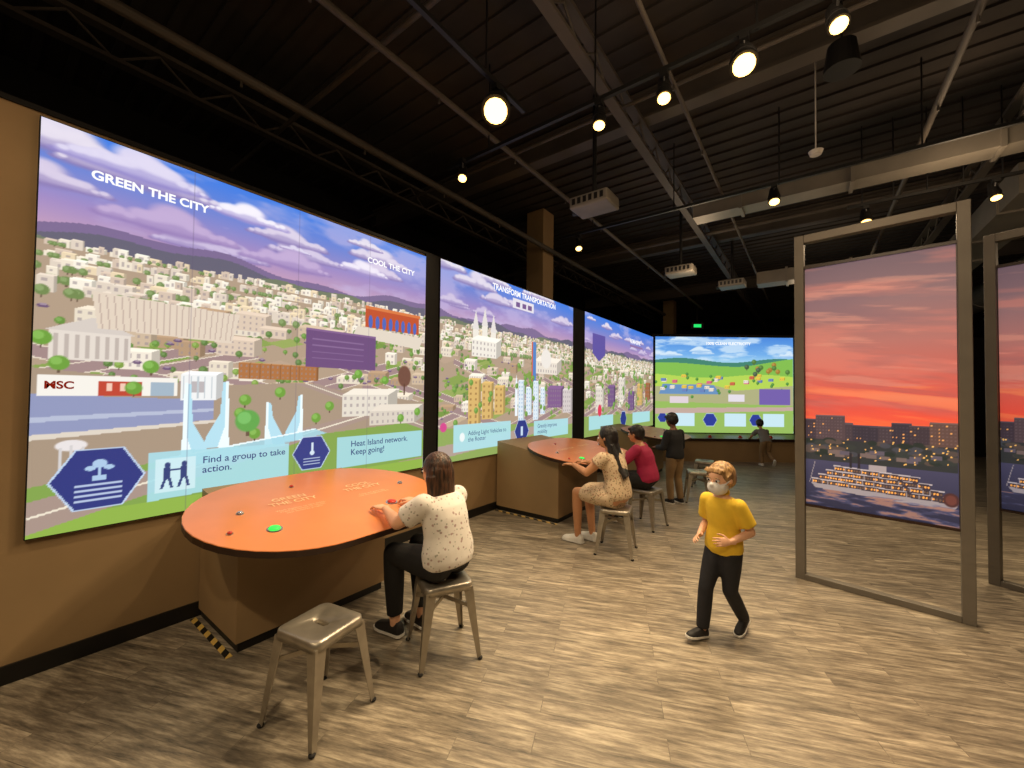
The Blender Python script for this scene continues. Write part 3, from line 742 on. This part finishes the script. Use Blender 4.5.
# ------------------------------------------------------------------ framed sunset prints
def sunset(w, h, seed):
    rng = random.Random(seed); a = Art(w, h, .0052)
    hz = h*.335
    a.vgrad([(0, (40, 42, 66)), (hz-.3, (66, 66, 96)), (hz, (90, 80, 108)), (hz+.001, (234, 88, 56)), (hz+h*.07, (222, 80, 66)), (hz+h*.18, (202, 96, 86)), (hz+h*.34, (178, 114, 110)), (hz+h*.5, (140, 108, 114)), (h, (104, 86, 100))])
    sky = np.clip((a.Y-hz)/(.12*h), 0, 1)*(a.Y > hz)
    sk = a.Y+.12*a.X
    n1 = fbm(a.X, sk, 1.1, 8, seed); n2 = fbm(a.X, sk, 1.5, 15, seed+3); n3 = fbm(a.X, sk, .8, 4, seed+5)
    a.mixmask(np.clip((n1-.5)*2.6, 0, .45)*sky, (224, 132, 116)); a.mixmask(np.clip((n3-.5)*2.6, 0, .4)*sky, (122, 96, 110)); a.mixmask(np.clip((n2-.55)*3.5, 0, .4)*sky, (232, 160, 138))
    a.mixmask(np.clip((n2-.5)*3, 0, .4)*(a.Y > hz)*(a.Y < hz+.16*h), (250, 124, 66))
    def block(x, bw, bh, c):
        a.rect(x, hz-.12, bw, bh+.12, c); a.rect(x, hz+bh-.008, bw, .012, tuple(v+22 for v in c))
        for i in range(int(bw/.02)):
            for j in range(int((bh+.10)/.026)):
                a.rect(x+.006+.02*i, hz-.10+.026*j, .008, .011, (236, 170, 100) if rng.random() < .14 else tuple(v+14 for v in c))
    x = w*.28
    while x < w*.8:
        bw = .05+.08*rng.random(); block(x, bw, .005+.04*rng.random(), rng.choice([(52, 46, 60), (66, 56, 66)])); x += bw*.9
    block(-.01, w*.12, .05, (60, 50, 62)); block(w*.08, w*.22, .085, (78, 64, 72)); block(w*.72, w*.16, .03, (60, 50, 60)); block(w*.84, w*.2, .06, (92, 70, 68))
    a.rect(0, hz-.30, w, .18, (46, 50, 54))
    for k in range(70): a.ell(rng.random()*w, hz-.11-.14*rng.random(), .03+.02*rng.random(), .022, rng.choice([(34, 44, 42), (50, 56, 56), (66, 68, 80), (84, 72, 70)]), .9)
    for k in range(16): a.rect(rng.random()*w, hz-.26+.06*rng.random(), .06, .03, rng.choice([(110, 96, 96), (90, 84, 100)]))
    for k in range(60): a.ell(rng.random()*w, hz-.10-.18*rng.random(), .005, .006, (255, 200, 110))
    bx, by, bl = w*.04, hz-.50, w*.96
    a.poly([(bx, by), (bx+.03, by-.04), (bx+bl*.97, by-.08), (bx+bl, by-.02)], (150, 144, 154))
    for d_ in range(4):
        yy = by+.042*d_; x0 = bx+.01+.05*d_; l_ = bl*(.97-.05*d_)-.07*d_
        a.poly([(x0, yy), (x0+l_, yy-.03), (x0+l_, yy+.008), (x0, yy+.032)], (58, 50, 62))
        a.poly([(x0-.008, yy+.032), (x0+l_+.008, yy+.008), (x0+l_+.008, yy+.016), (x0-.008, yy+.042)], (178, 172, 182))
        n = int(l_/.017)
        for k in range(n):
            t = k/n; a.ell(x0+l_*t+.008, yy+.015-.027*t, .006, .009, (255, 178, 84) if rng.random() < .6 else (110, 86, 70))
            if k % 2 == 0: a.rect(x0+l_*t, yy-.027*t, .0025, .03, (150, 146, 158))
    for xx in (.30, .36): a.rect(bx+bl*xx, by+.16, .016, .12, (40, 36, 44))
    a.rect(bx+bl*.44, by+.15, .10, .05, (160, 152, 160)); a.line((bx+.03, by+.19), (bx-.01, by+.0), .004, (150, 144, 154))
    a.ell(bx+bl*.955, by+.0, .045, .055, (74, 44, 46)); a.ell(bx+bl*.955, by+.0, .03, .038, (104, 60, 56))
    n4 = fbm(a.X, a.Y, 6, 34, seed+9); water = (a.Y < by-.045)*1.0
    a.mixmask(np.clip((n4-.5)*6, 0, .7)*water, (84, 88, 128)); a.mixmask(np.clip((n4-.6)*8, 0, .7)*water, (176, 126, 104))
    return a
def kiosk(A, B, seed, hgt=3.03):
    A = Vector((A[0], A[1], 0)); B = Vector((B[0], B[1], 0)); W = (B-A).length
    e = empty('sunset_photo_stand'); e.matrix_world = frame_m(A, B-A, UP)
    t = .07; b = MB()
    b.box((0, 0, -t), (t, hgt, 0)); b.box((W-t, 0, -t), (W, hgt, 0)); b.box((t, hgt-t, -t), (W-t, hgt, 0)); b.box((t, 0, -t), (W-t, .05, 0))
    b.obj('outer_frame', M['bronze'], e, bevel=.004)
    art = sunset(W-2*t-.01, 2.07, seed); me = art.mesh('sunset_print', M['print']); o = bpy.data.objects.new('sunset_print', me); sc.collection.objects.link(o); o.parent = e; o.location = (t+.005, .66, -.035)
    b = MB(); b.box((t+.002, .655, -.05), (W-t-.002, 2.735, -.037)); b.box((t, .64, -.055), (W-t, .658, -.02)); b.box((t, 2.73, -.055), (W-t, 2.755, -.02)); b.obj('print_panel', M['edge'], e)
    return e
kiosk((3.38, 4.29), (4.42, 4.14), 3)
kiosk((4.72, 5.20), (5.70, 4.70), 8)

# ------------------------------------------------------------------ people
X_, Y_, Z_ = Vector((1,0,0)), Vector((0,1,0)), Vector((0,0,1))
def hand(mb, w, d, pn, th, s, curl=.35):
    d = Vector(d).normalized(); pn = Vector(pn); pn = (pn-d*pn.dot(d)).normalized(); t = Vector(th); t = (t-d*t.dot(d)-pn*t.dot(pn)).normalized()
    w = Vector(w)
    mb.loft([(w-d*.01*s, t*.022*s, pn*.019*s), (w+d*.02*s, t*.030*s, pn*.015*s), (w+d*.06*s, t*.040*s, pn*.014*s), (w+d*.088*s, t*.040*s, pn*.011*s), (w+d*.095*s, t*.034*s, pn*.007*s)], 16)
    for i, (off, L, fan) in enumerate(((.030, .070, .10), (.010, .078, .03), (-.010, .072, -.04), (-.029, .056, -.12))):
        p = w+d*.085*s+t*off*s; a_ = curl*.5
        dd = (d+t*fan).normalized()
        for j, fr in enumerate((.45, .3, .25)):
            q = p + (dd*math.cos(a_)+pn*math.sin(a_))*L*fr*s
            r0 = (.0088-.0010*j)*s; mb.tube(p, q, r0, r0*.9, 8); mb.ball(q, r0*.92, n=8, m=6); p = q; a_ += curl
    p = w+d*.028*s+t*.026*s
    for j, (dd, L) in enumerate(((d*.62+t*.75+pn*.2, .036), (d*.85+t*.4+pn*.35, .03), (d*.95+t*.1+pn*.3, .022))):
        q = p+dd.normalized()*L*s; r0 = (.0115-.0015*j)*s; mb.tube(p, q, r0, r0*.88, 8); mb.ball(q, r0*.9, n=8, m=6); p = q

def person(name, loc, heading, J, H, mats, hh=.215, hair='short', sleeve=.55, pants=True, pleg=1.0, skirt=None, mask=False, vox=.009, bulk=1.0, shoe='shoed', shirt_drop=.02, hand_curl=.35, collar=False, waist=1.0):
    e = empty(name, loc, heading); S = H/1.65; K = bulk
    J = {k: (Vector(v) if not isinstance(v, float) else v) for k, v in J.items()}
    pel, ch = J['pel'], J['chest']; ax = (ch-pel).normalized(); left = (J['shL']-J['shR']).normalized(); fw = left.cross(ax).normalized()*1.0
    hipl = (J['hiL']-J['hiR']).normalized(); L = (ch-pel).length
    def tor(inf, drop, top, loose=0.0):
        sec = []
        prof = [(-.16, .10, .075), (-.10, .145, .10), (0, .163, .108), (.18, .15*waist, .10), (.42, .125*waist, .088*waist), (.68, .142, .102), (.86, .150, .096), (.97, .135, .078), (1.05, .09, .062), (1.12, .055, .052)]
        for t, w, d_ in prof:
            if t < drop or t > top: continue
            ex_ = loose*max(0, 1-abs(t-.3)/.5)
            lv = hipl.lerp(left, max(0, min(1, t))); bend = fw*(.015*math.sin(math.pi*max(0, min(1, t))))*-1*S
            sec.append((pel+ax*(L*t)+bend, lv*(w*S*K+inf+ex_), fw*(d_*S*K+inf+ex_)))
        return sec
    body = MB(); body.loft(tor(0, -1, 2))
    hd = J['head']; f = J['face'].normalized(); u = (J.get('hup', Z_)); u = (u-f*u.dot(f)).normalized(); l = u.cross(f)
    nk = ch+ax*.05*S
    body.tube(nk-ax*.02, hd-u*hh*.25-f*.01, .052*S, .046*S, 16)
    HA = (f, l, u)
    def hp(a_, b_, c_): return hd+f*a_*hh+l*b_*hh+u*c_*hh
    body.ball(hp(-.04, 0, .08), (.43*hh, .355*hh, .42*hh), HA, 24, 16)
    body.ball(hp(.10, 0, -.16), (.29*hh, .275*hh, .32*hh), HA, 20, 14)
    body.ball(hp(.22, 0, -.36), (.12*hh, .13*hh, .09*hh), HA)
    for sg in (1, -1):
        body.ball(hp(-.02, sg*.36, -.02), (.07*hh, .035*hh, .12*hh), HA)
        body.ball(hp(.24, sg*.14, -.12), (.12*hh, .11*hh, .11*hh), HA)
    for sd in 'LR':
        sh, el, wr = J['sh'+sd], J['el'+sd], J['wr'+sd]
        body.limb([sh, sh.lerp(el, .45), el, el.lerp(wr, .35), wr], [.055*S*K, .048*S*K, .038*S*K, .038*S*K, .025*S])
        hi, kn, an = J['hi'+sd], J['kn'+sd], J['an'+sd]
        body.limb([hi, hi.lerp(kn, .4), kn, kn.lerp(an, .35), an], [.088*S*K, .08*S*K, .053*S*K, .053*S*K, .034*S])
    bo = body.obj('body', M[mats['skin']], e, voxel=vox, sm=5)
    fm = MB()
    fm.tube(hp(.36, 0, .02), hp(.44, 0, -.14), .022*hh, .05*hh, 10); fm.ball(hp(.44, 0, -.15), (.055*hh, .06*hh, .045*hh), HA)
    fm.obj('nose', M[mats['skin']], e, voxel=.003, sm=3)
    for sg in (1, -1):
        g = MB(); g.ball(hp(.335, sg*.145, .0), (.065*hh, .075*hh, .042*hh), HA); g.obj('eye', M['eyew'], e, smooth=True)
        g = MB(); g.ball(hp(.385, sg*.14, .0), (.025*hh, .036*hh, .038*hh), HA); g.obj('iris', M['eyed'], e, smooth=True)
        g = MB(); g.ball(hp(.365, sg*.15, .095), (.03*hh, .10*hh, .018*hh), HA); g.obj('eyebrow', M[mats['hair']], e, smooth=True)
    if not mask:
        g = MB(); g.ball(hp(.375, 0, -.265), (.03*hh, .10*hh, .028*hh), HA); g.obj('lips', M['lip'], e, smooth=True)
    else:
        g = MB(); g.ball(hp(.15, 0, -.24), (.325*hh, .315*hh, .27*hh), HA, 24, 16); g.ball(hp(.40, 0, -.14), (.10*hh, .09*hh, .10*hh), HA)
        for sg in (1, -1): g.tube(hp(.2, sg*.30, -.12), hp(-.03, sg*.38, .04), .006, .004, 8)
        g.obj('face_mask', M['mask'], e, voxel=.004, sm=2)
    for sd, sg in (('L', 1), ('R', -1)):
        g = MB(); wr = J['wr'+sd]; dr = J.get('hd'+sd, wr-J['el'+sd]); pn = J.get('pn'+sd, -Z_); th = J.get('th'+sd, left*-sg)
        g.tube(wr-Vector(dr).normalized()*.03, wr+Vector(dr).normalized()*.008, .026*S, .022*S, 12)
        hand(g, wr, dr, pn, th, S*1.0, hand_curl); g.obj('hand_'+('left' if sg > 0 else 'right'), M[mats['skin']], e, voxel=.0035, sm=1)
    s_ = MB(); inf = .013
    s_.loft(tor(inf, shirt_drop-.14, 1.06, .012*S))
    for sd in 'LR':
        sh, el, wr = J['sh'+sd], J['el'+sd], J['wr'+sd]
        s_.ball(sh, .055*S*K+inf)
        if sleeve <= 1:
            end = sh.lerp(el, sleeve); s_.tube(sh, end, .055*S*K+inf, .05*S*K+inf+.008, 18)
        else:
            s_.limb([sh, el], [.055*S*K+inf, .044*S*K+inf]); end = el.lerp(wr, sleeve-1); s_.tube(el, end, .044*S*K+inf, .032*S+inf, 18)
    if skirt:
        hm = (J['knL']+J['knR'])*.5; c0 = (J['hiL']+J['hiR'])*.5
        wv = (J['knL']-J['knR']).length*.5
        s_.loft([(c0-(hm-c0)*.12, left*(.15*S+inf), Z_*(.105*S+inf)), (c0, left*(.175*S+inf), Z_*(.105*S+inf)), (c0.lerp(hm, .5), left*(wv+.10*S), Z_*(.10*S+inf)), (c0.lerp(hm, skirt), left*(wv+.085*S), Z_*(.085*S+inf))])
    s_.obj('shirt' if not skirt else 'dress', M[mats['shirt']], e, voxel=.0095, sm=3)
    if collar:
        g = MB(); c = ch+ax*(L*.02)+ax*.045*S; R = []
        for z, r in ((0, .066), (.022, .064), (.03, .058), (.01, .056)):
            R.append([c+ax*z+left*(r*S*1.0*math.cos(t))+fw*(r*S*math.sin(t)) for t in [2*math.pi*i/24 for i in range(24)]])
        g.rings(R, cap=False); g.obj('collar', M[mats['shirt']], e, smooth=True)
    if pants:
        p_ = MB(); inf = .009
        p_.loft(tor(inf, -1, .2))
        for sd in 'LR':
            hi, kn, an = J['hi'+sd], J['kn'+sd], J['an'+sd]
            p_.limb([hi, hi.lerp(kn, .4), kn], [.088*S*K+inf, .08*S*K+inf, .056*S*K+inf]); end = kn.lerp(an, pleg*.97)
            p_.tube(kn, kn.lerp(end, .4), .056*S*K+inf, .055*S*K+inf, 18); p_.tube(kn.lerp(end, .4), end, .055*S*K+inf, .044*S+inf, 18)
        p_.obj('trousers', M[mats['pants']], e, voxel=.0095, sm=3)
    for sd in 'LR':
        an = J['an'+sd]; td = J.get('toe'+sd, X_).normalized(); sv = Z_.cross(td).normalized(); upv = td.cross(sv)
        g = MB(); base = an-upv*(J.get('anh', .065*S))
        def rg(x, w, h0):
            c = base+td*x*S; return [c-sv*w*S, c+sv*w*S, c+sv*w*S*.98+upv*h0*.5*S, c+sv*w*.55*S+upv*h0*S, c-sv*w*.55*S+upv*h0*S, c-sv*w*S*.98+upv*h0*.5*S]
        g.rings([rg(-.065, .022, .05), rg(-.05, .034, .085), rg(0, .037, .095), rg(.05, .040, .075), rg(.11, .045, .055), rg(.155, .040, .045), rg(.18, .022, .03)])
        g.obj('shoe', M[shoe], e, voxel=.006, sm=4)
        g = MB()
        def rs(x, w):
            c = base+td*x*S; return [c-sv*w*S-upv*.002, c+sv*w*S-upv*.002, c+sv*w*S+upv*.016*S, c-sv*w*S+upv*.016*S]
        g.rings([rs(-.068, .024), rs(-.05, .037), rs(.05, .042), rs(.11, .048), rs(.16, .042), rs(.186, .022)]); g.obj('sole', M['shoew'], e)
    h_ = MB(); rng = random.Random(len(name)+int(loc[1]*10))
    h_.ball(hp(-.09, 0, .13), (.435*hh, .405*hh, .43*hh), HA, 24, 16)
    if hair == 'short':
        h_.ball(hp(-.18, 0, .0), (.33*hh, .39*hh, .38*hh), HA, 20, 14)
        for k in range(40):
            t = rng.random()*2*math.pi; ph = .05+rng.random()*1.3
            a_, b_, c_ = math.cos(t)*math.cos(ph), math.sin(t)*math.cos(ph), math.sin(ph)
            p = hp(-.09+.36*a_, .35*b_, .14+.35*c_); dr = (f*(.6+rng.random()*.3)+l*b_*.5-u*.35).normalized()
            h_.tube(p, p+dr*.15*hh, .065*hh, .02*hh, 8); h_.ball(p, .07*hh, n=8, m=6)
        for k in range(7):
            p = hp(.24, -.25+.085*k, .34+.03*rng.random()); h_.tube(p, hp(.36, -.30+.09*k, .22+.05*rng.random()), .075*hh, .025*hh, 8)
    elif hair == 'bob':
        h_.ball(hp(-.17, 0, -.05), (.37*hh, .43*hh, .50*hh), HA, 20, 14)
        h_.loft([(hp(-.13, 0, .1), l*.42*hh, f*.34*hh), (hp(-.16, 0, -.25), l*.45*hh, f*.30*hh), (hp(-.17, 0, -.55), l*.43*hh, f*.25*hh), (hp(-.18, 0, -.68), l*.36*hh, f*.17*hh)])
        for k in range(22):
            an_ = math.pi*(.5+k/21.0); b_ = math.sin(an_)*.42; a_ = -.14+math.cos(an_)*.26
            h_.tube(hp(a_, b_, -.1), hp(a_*1.1, b_*1.08, -.66-.16*rng.random()), .085*hh, .025*hh, 8)
    elif hair == 'long':
        h_.ball(hp(-.17, 0, -.05), (.36*hh, .42*hh, .50*hh), HA, 20, 14)
        bk = pel.lerp(ch, .45)-fw*(.13*S)
        h_.loft([(hp(-.16, 0, .0), l*.42*hh, f*.28*hh), (hp(-.25, 0, -.45), l*.46*hh, f*.24*hh), (hp(-.30, 0, -.95), l*.50*hh, f*.24*hh), (bk.lerp(hp(-.3, 0, -.95), .4), l*.48*hh, f*.2*hh), (bk, l*.34*hh, f*.12*hh)])
        for k in range(12):
            b_ = -.42+.84*k/11; h_.tube(hp(-.34, b_, -.3), bk+l*b_*.9*hh-Z_*.04*rng.random(), .075*hh, .03*hh, 8)
    h_.obj('hair', M[mats['hair']], e, voxel=.0055, sm=2)
    return e

def seated(S=1.0, lean=.04, reach=.46, hz=.835, turn=0.0, ksp=.085):
    return dict(pel=(-.02, 0, .575), chest=(lean, 0, .575+.385*S), head=(lean+.055, 0, .575+.555*S), face=(1, turn, -.08),
        shL=(lean+.005, .155*S, .575+.365*S), shR=(lean+.005, -.155*S, .575+.365*S), elL=(.20, .235*S, .80), elR=(.20, -.235*S, .80),
        wrL=(reach, .13, hz), wrR=(reach, -.13, hz), hdL=(1, -.1, .02), hdR=(1, .1, .02), pnL=(0, 0, -1), pnR=(0, 0, -1),
        hiL=(.0, .085*S, .555), hiR=(.0, -.085*S, .555), knL=(.40*S, ksp+.02, .545), knR=(.40*S, -ksp-.02, .545), anL=(.40*S, ksp, .075), anR=(.33*S, -ksp, .075), toeL=(1, .1, 0), toeR=(1, -.1, 0))
J1 = seated(.94, .05, reach=.44, hz=.825)
person('seated_woman', (1.67, 1.70, 0), math.radians(181), J1, 1.58, dict(skin='skinA', shirt='floralw', pants='blackp', hair='hairbrown'), hair='bob', sleeve=.68, pleg=.88, vox=.008, hh=.222, bulk=1.08, waist=1.08, shirt_drop=-.0)
person('seated_woman', (1.90, 3.86, 0), math.radians(172), seated(1.03, .06, reach=.44, turn=.25), 1.66, dict(skin='skinB', shirt='floral2', pants='blackp', hair='hairblack'), hair='long', sleeve=.4, pants=False, skirt=.82, shoe='shoew', hh=.225)
person('seated_visitor', (1.88, 4.87, 0), math.radians(184), seated(.96, .08, reach=.44, turn=-.1), 1.56, dict(skin='skinB', shirt='magenta', pants='blackp', hair='hairblack'), hair='short', sleeve=1.5, bulk=1.1)

Jb = dict(pel=(0, 0, .585), chest=(.015, 0, .905), head=(.035, 0, 1.045), face=(1, -.10, -.10),
    shL=(.01, .108, .88), shR=(.01, -.108, .88), elL=(-.05, .155, .715), elR=(-.04, -.150, .71), wrL=(.09, .10, .665), wrR=(.115, -.10, .655),
    hdL=(1, -.5, .0), hdR=(1, .25, .0), pnL=(0, -1, -.3), pnR=(0, .8, -.6), thL=(.2, 0, 1), thR=(.2, 0, 1),
    hiL=(0, .054, .565), hiR=(0, -.054, .565), knL=(.02, .055, .32), knR=(.12, -.05, .325), anL=(-.15, .05, .095), anR=(.155, -.05, .062), toeL=(1, .15, -.35), toeR=(1, -.15, .16))
person('walking_boy', (3.02, 2.95, 0), math.radians(-112), Jb, 1.17, dict(skin='skinA', shirt='yellow', pants='jean', hair='hairblond'), hair='short', sleeve=.74, mask=True, vox=.006, hh=.205, collar=True, shirt_drop=-.0, bulk=.96, hand_curl=.45)

Js = dict(pel=(0, 0, .69), chest=(.03, 0, 1.06), head=(.07, 0, 1.22), face=(1, -.1, -.3), shL=(.02, .125, 1.03), shR=(.02, -.125, 1.03),
    elL=(.05, .18, .82), elR=(.05, -.18, .82), wrL=(.24, .13, .80), wrR=(.24, -.13, .80), hiL=(0, .065, .66), hiR=(0, -.065, .66),
    knL=(.03, .075, .37), knR=(.02, -.075, .37), anL=(.0, .08, .06), anR=(-.03, -.08, .06), toeL=(1, .15, 0), toeR=(1, -.15, 0))
person('standing_boy', (1.88, 6.15, 0), math.radians(150), Js, 1.36, dict(skin='skinC', shirt='charcoal', pants='khaki', hair='hairblack'), hair='short', sleeve=1.85, hh=.21)
Jc = dict(pel=(-.05, 0, .56), chest=(.16, 0, .80), head=(.24, 0, .95), face=(1, -.2, -.3), shL=(.15, .11, .78), shR=(.15, -.11, .78),
    elL=(.28, .17, .64), elR=(.28, -.17, .64), wrL=(.44, .12, .595), wrR=(.44, -.12, .595), hiL=(-.05, .055, .53), hiR=(-.05, -.055, .53),
    knL=(.02, .07, .30), knR=(.02, -.08, .30), anL=(-.02, .07, .06), anR=(-.24, -.08, .16), toeL=(1, .1, 0), toeR=(.6, -.1, -.8))
person('leaning_child', (2.66, 10.72, 0), math.radians(120), Jc, 1.10, dict(skin='skinB', shirt='grey', pants='khaki', hair='hairblack'), hair='short', sleeve=.6, hh=.2, shoe='shoew')

# ------------------------------------------------------------------ world + camera
w = bpy.data.worlds.new('world'); sc.world = w; w.use_nodes = True
w.node_tree.nodes['Background'].inputs[0].default_value = (.9, .70, .48, 1); w.node_tree.nodes['Background'].inputs[1].default_value = 0.13
cam = bpy.data.cameras.new('camera'); co = bpy.data.objects.new('camera', cam); sc.collection.objects.link(co)
cam.sensor_width = 36; cam.lens = 400/1024*36; cam.clip_start = .05
fwd = Vector((-.5975, .802, math.tan(math.radians(1.3)))).normalized()
q = fwd.to_track_quat('-Z', 'Y')
co.rotation_mode = 'QUATERNION'
co.rotation_quaternion = q @ Quaternion((0, 0, 1), math.radians(.65))
co.location = CAM
sc.camera = co
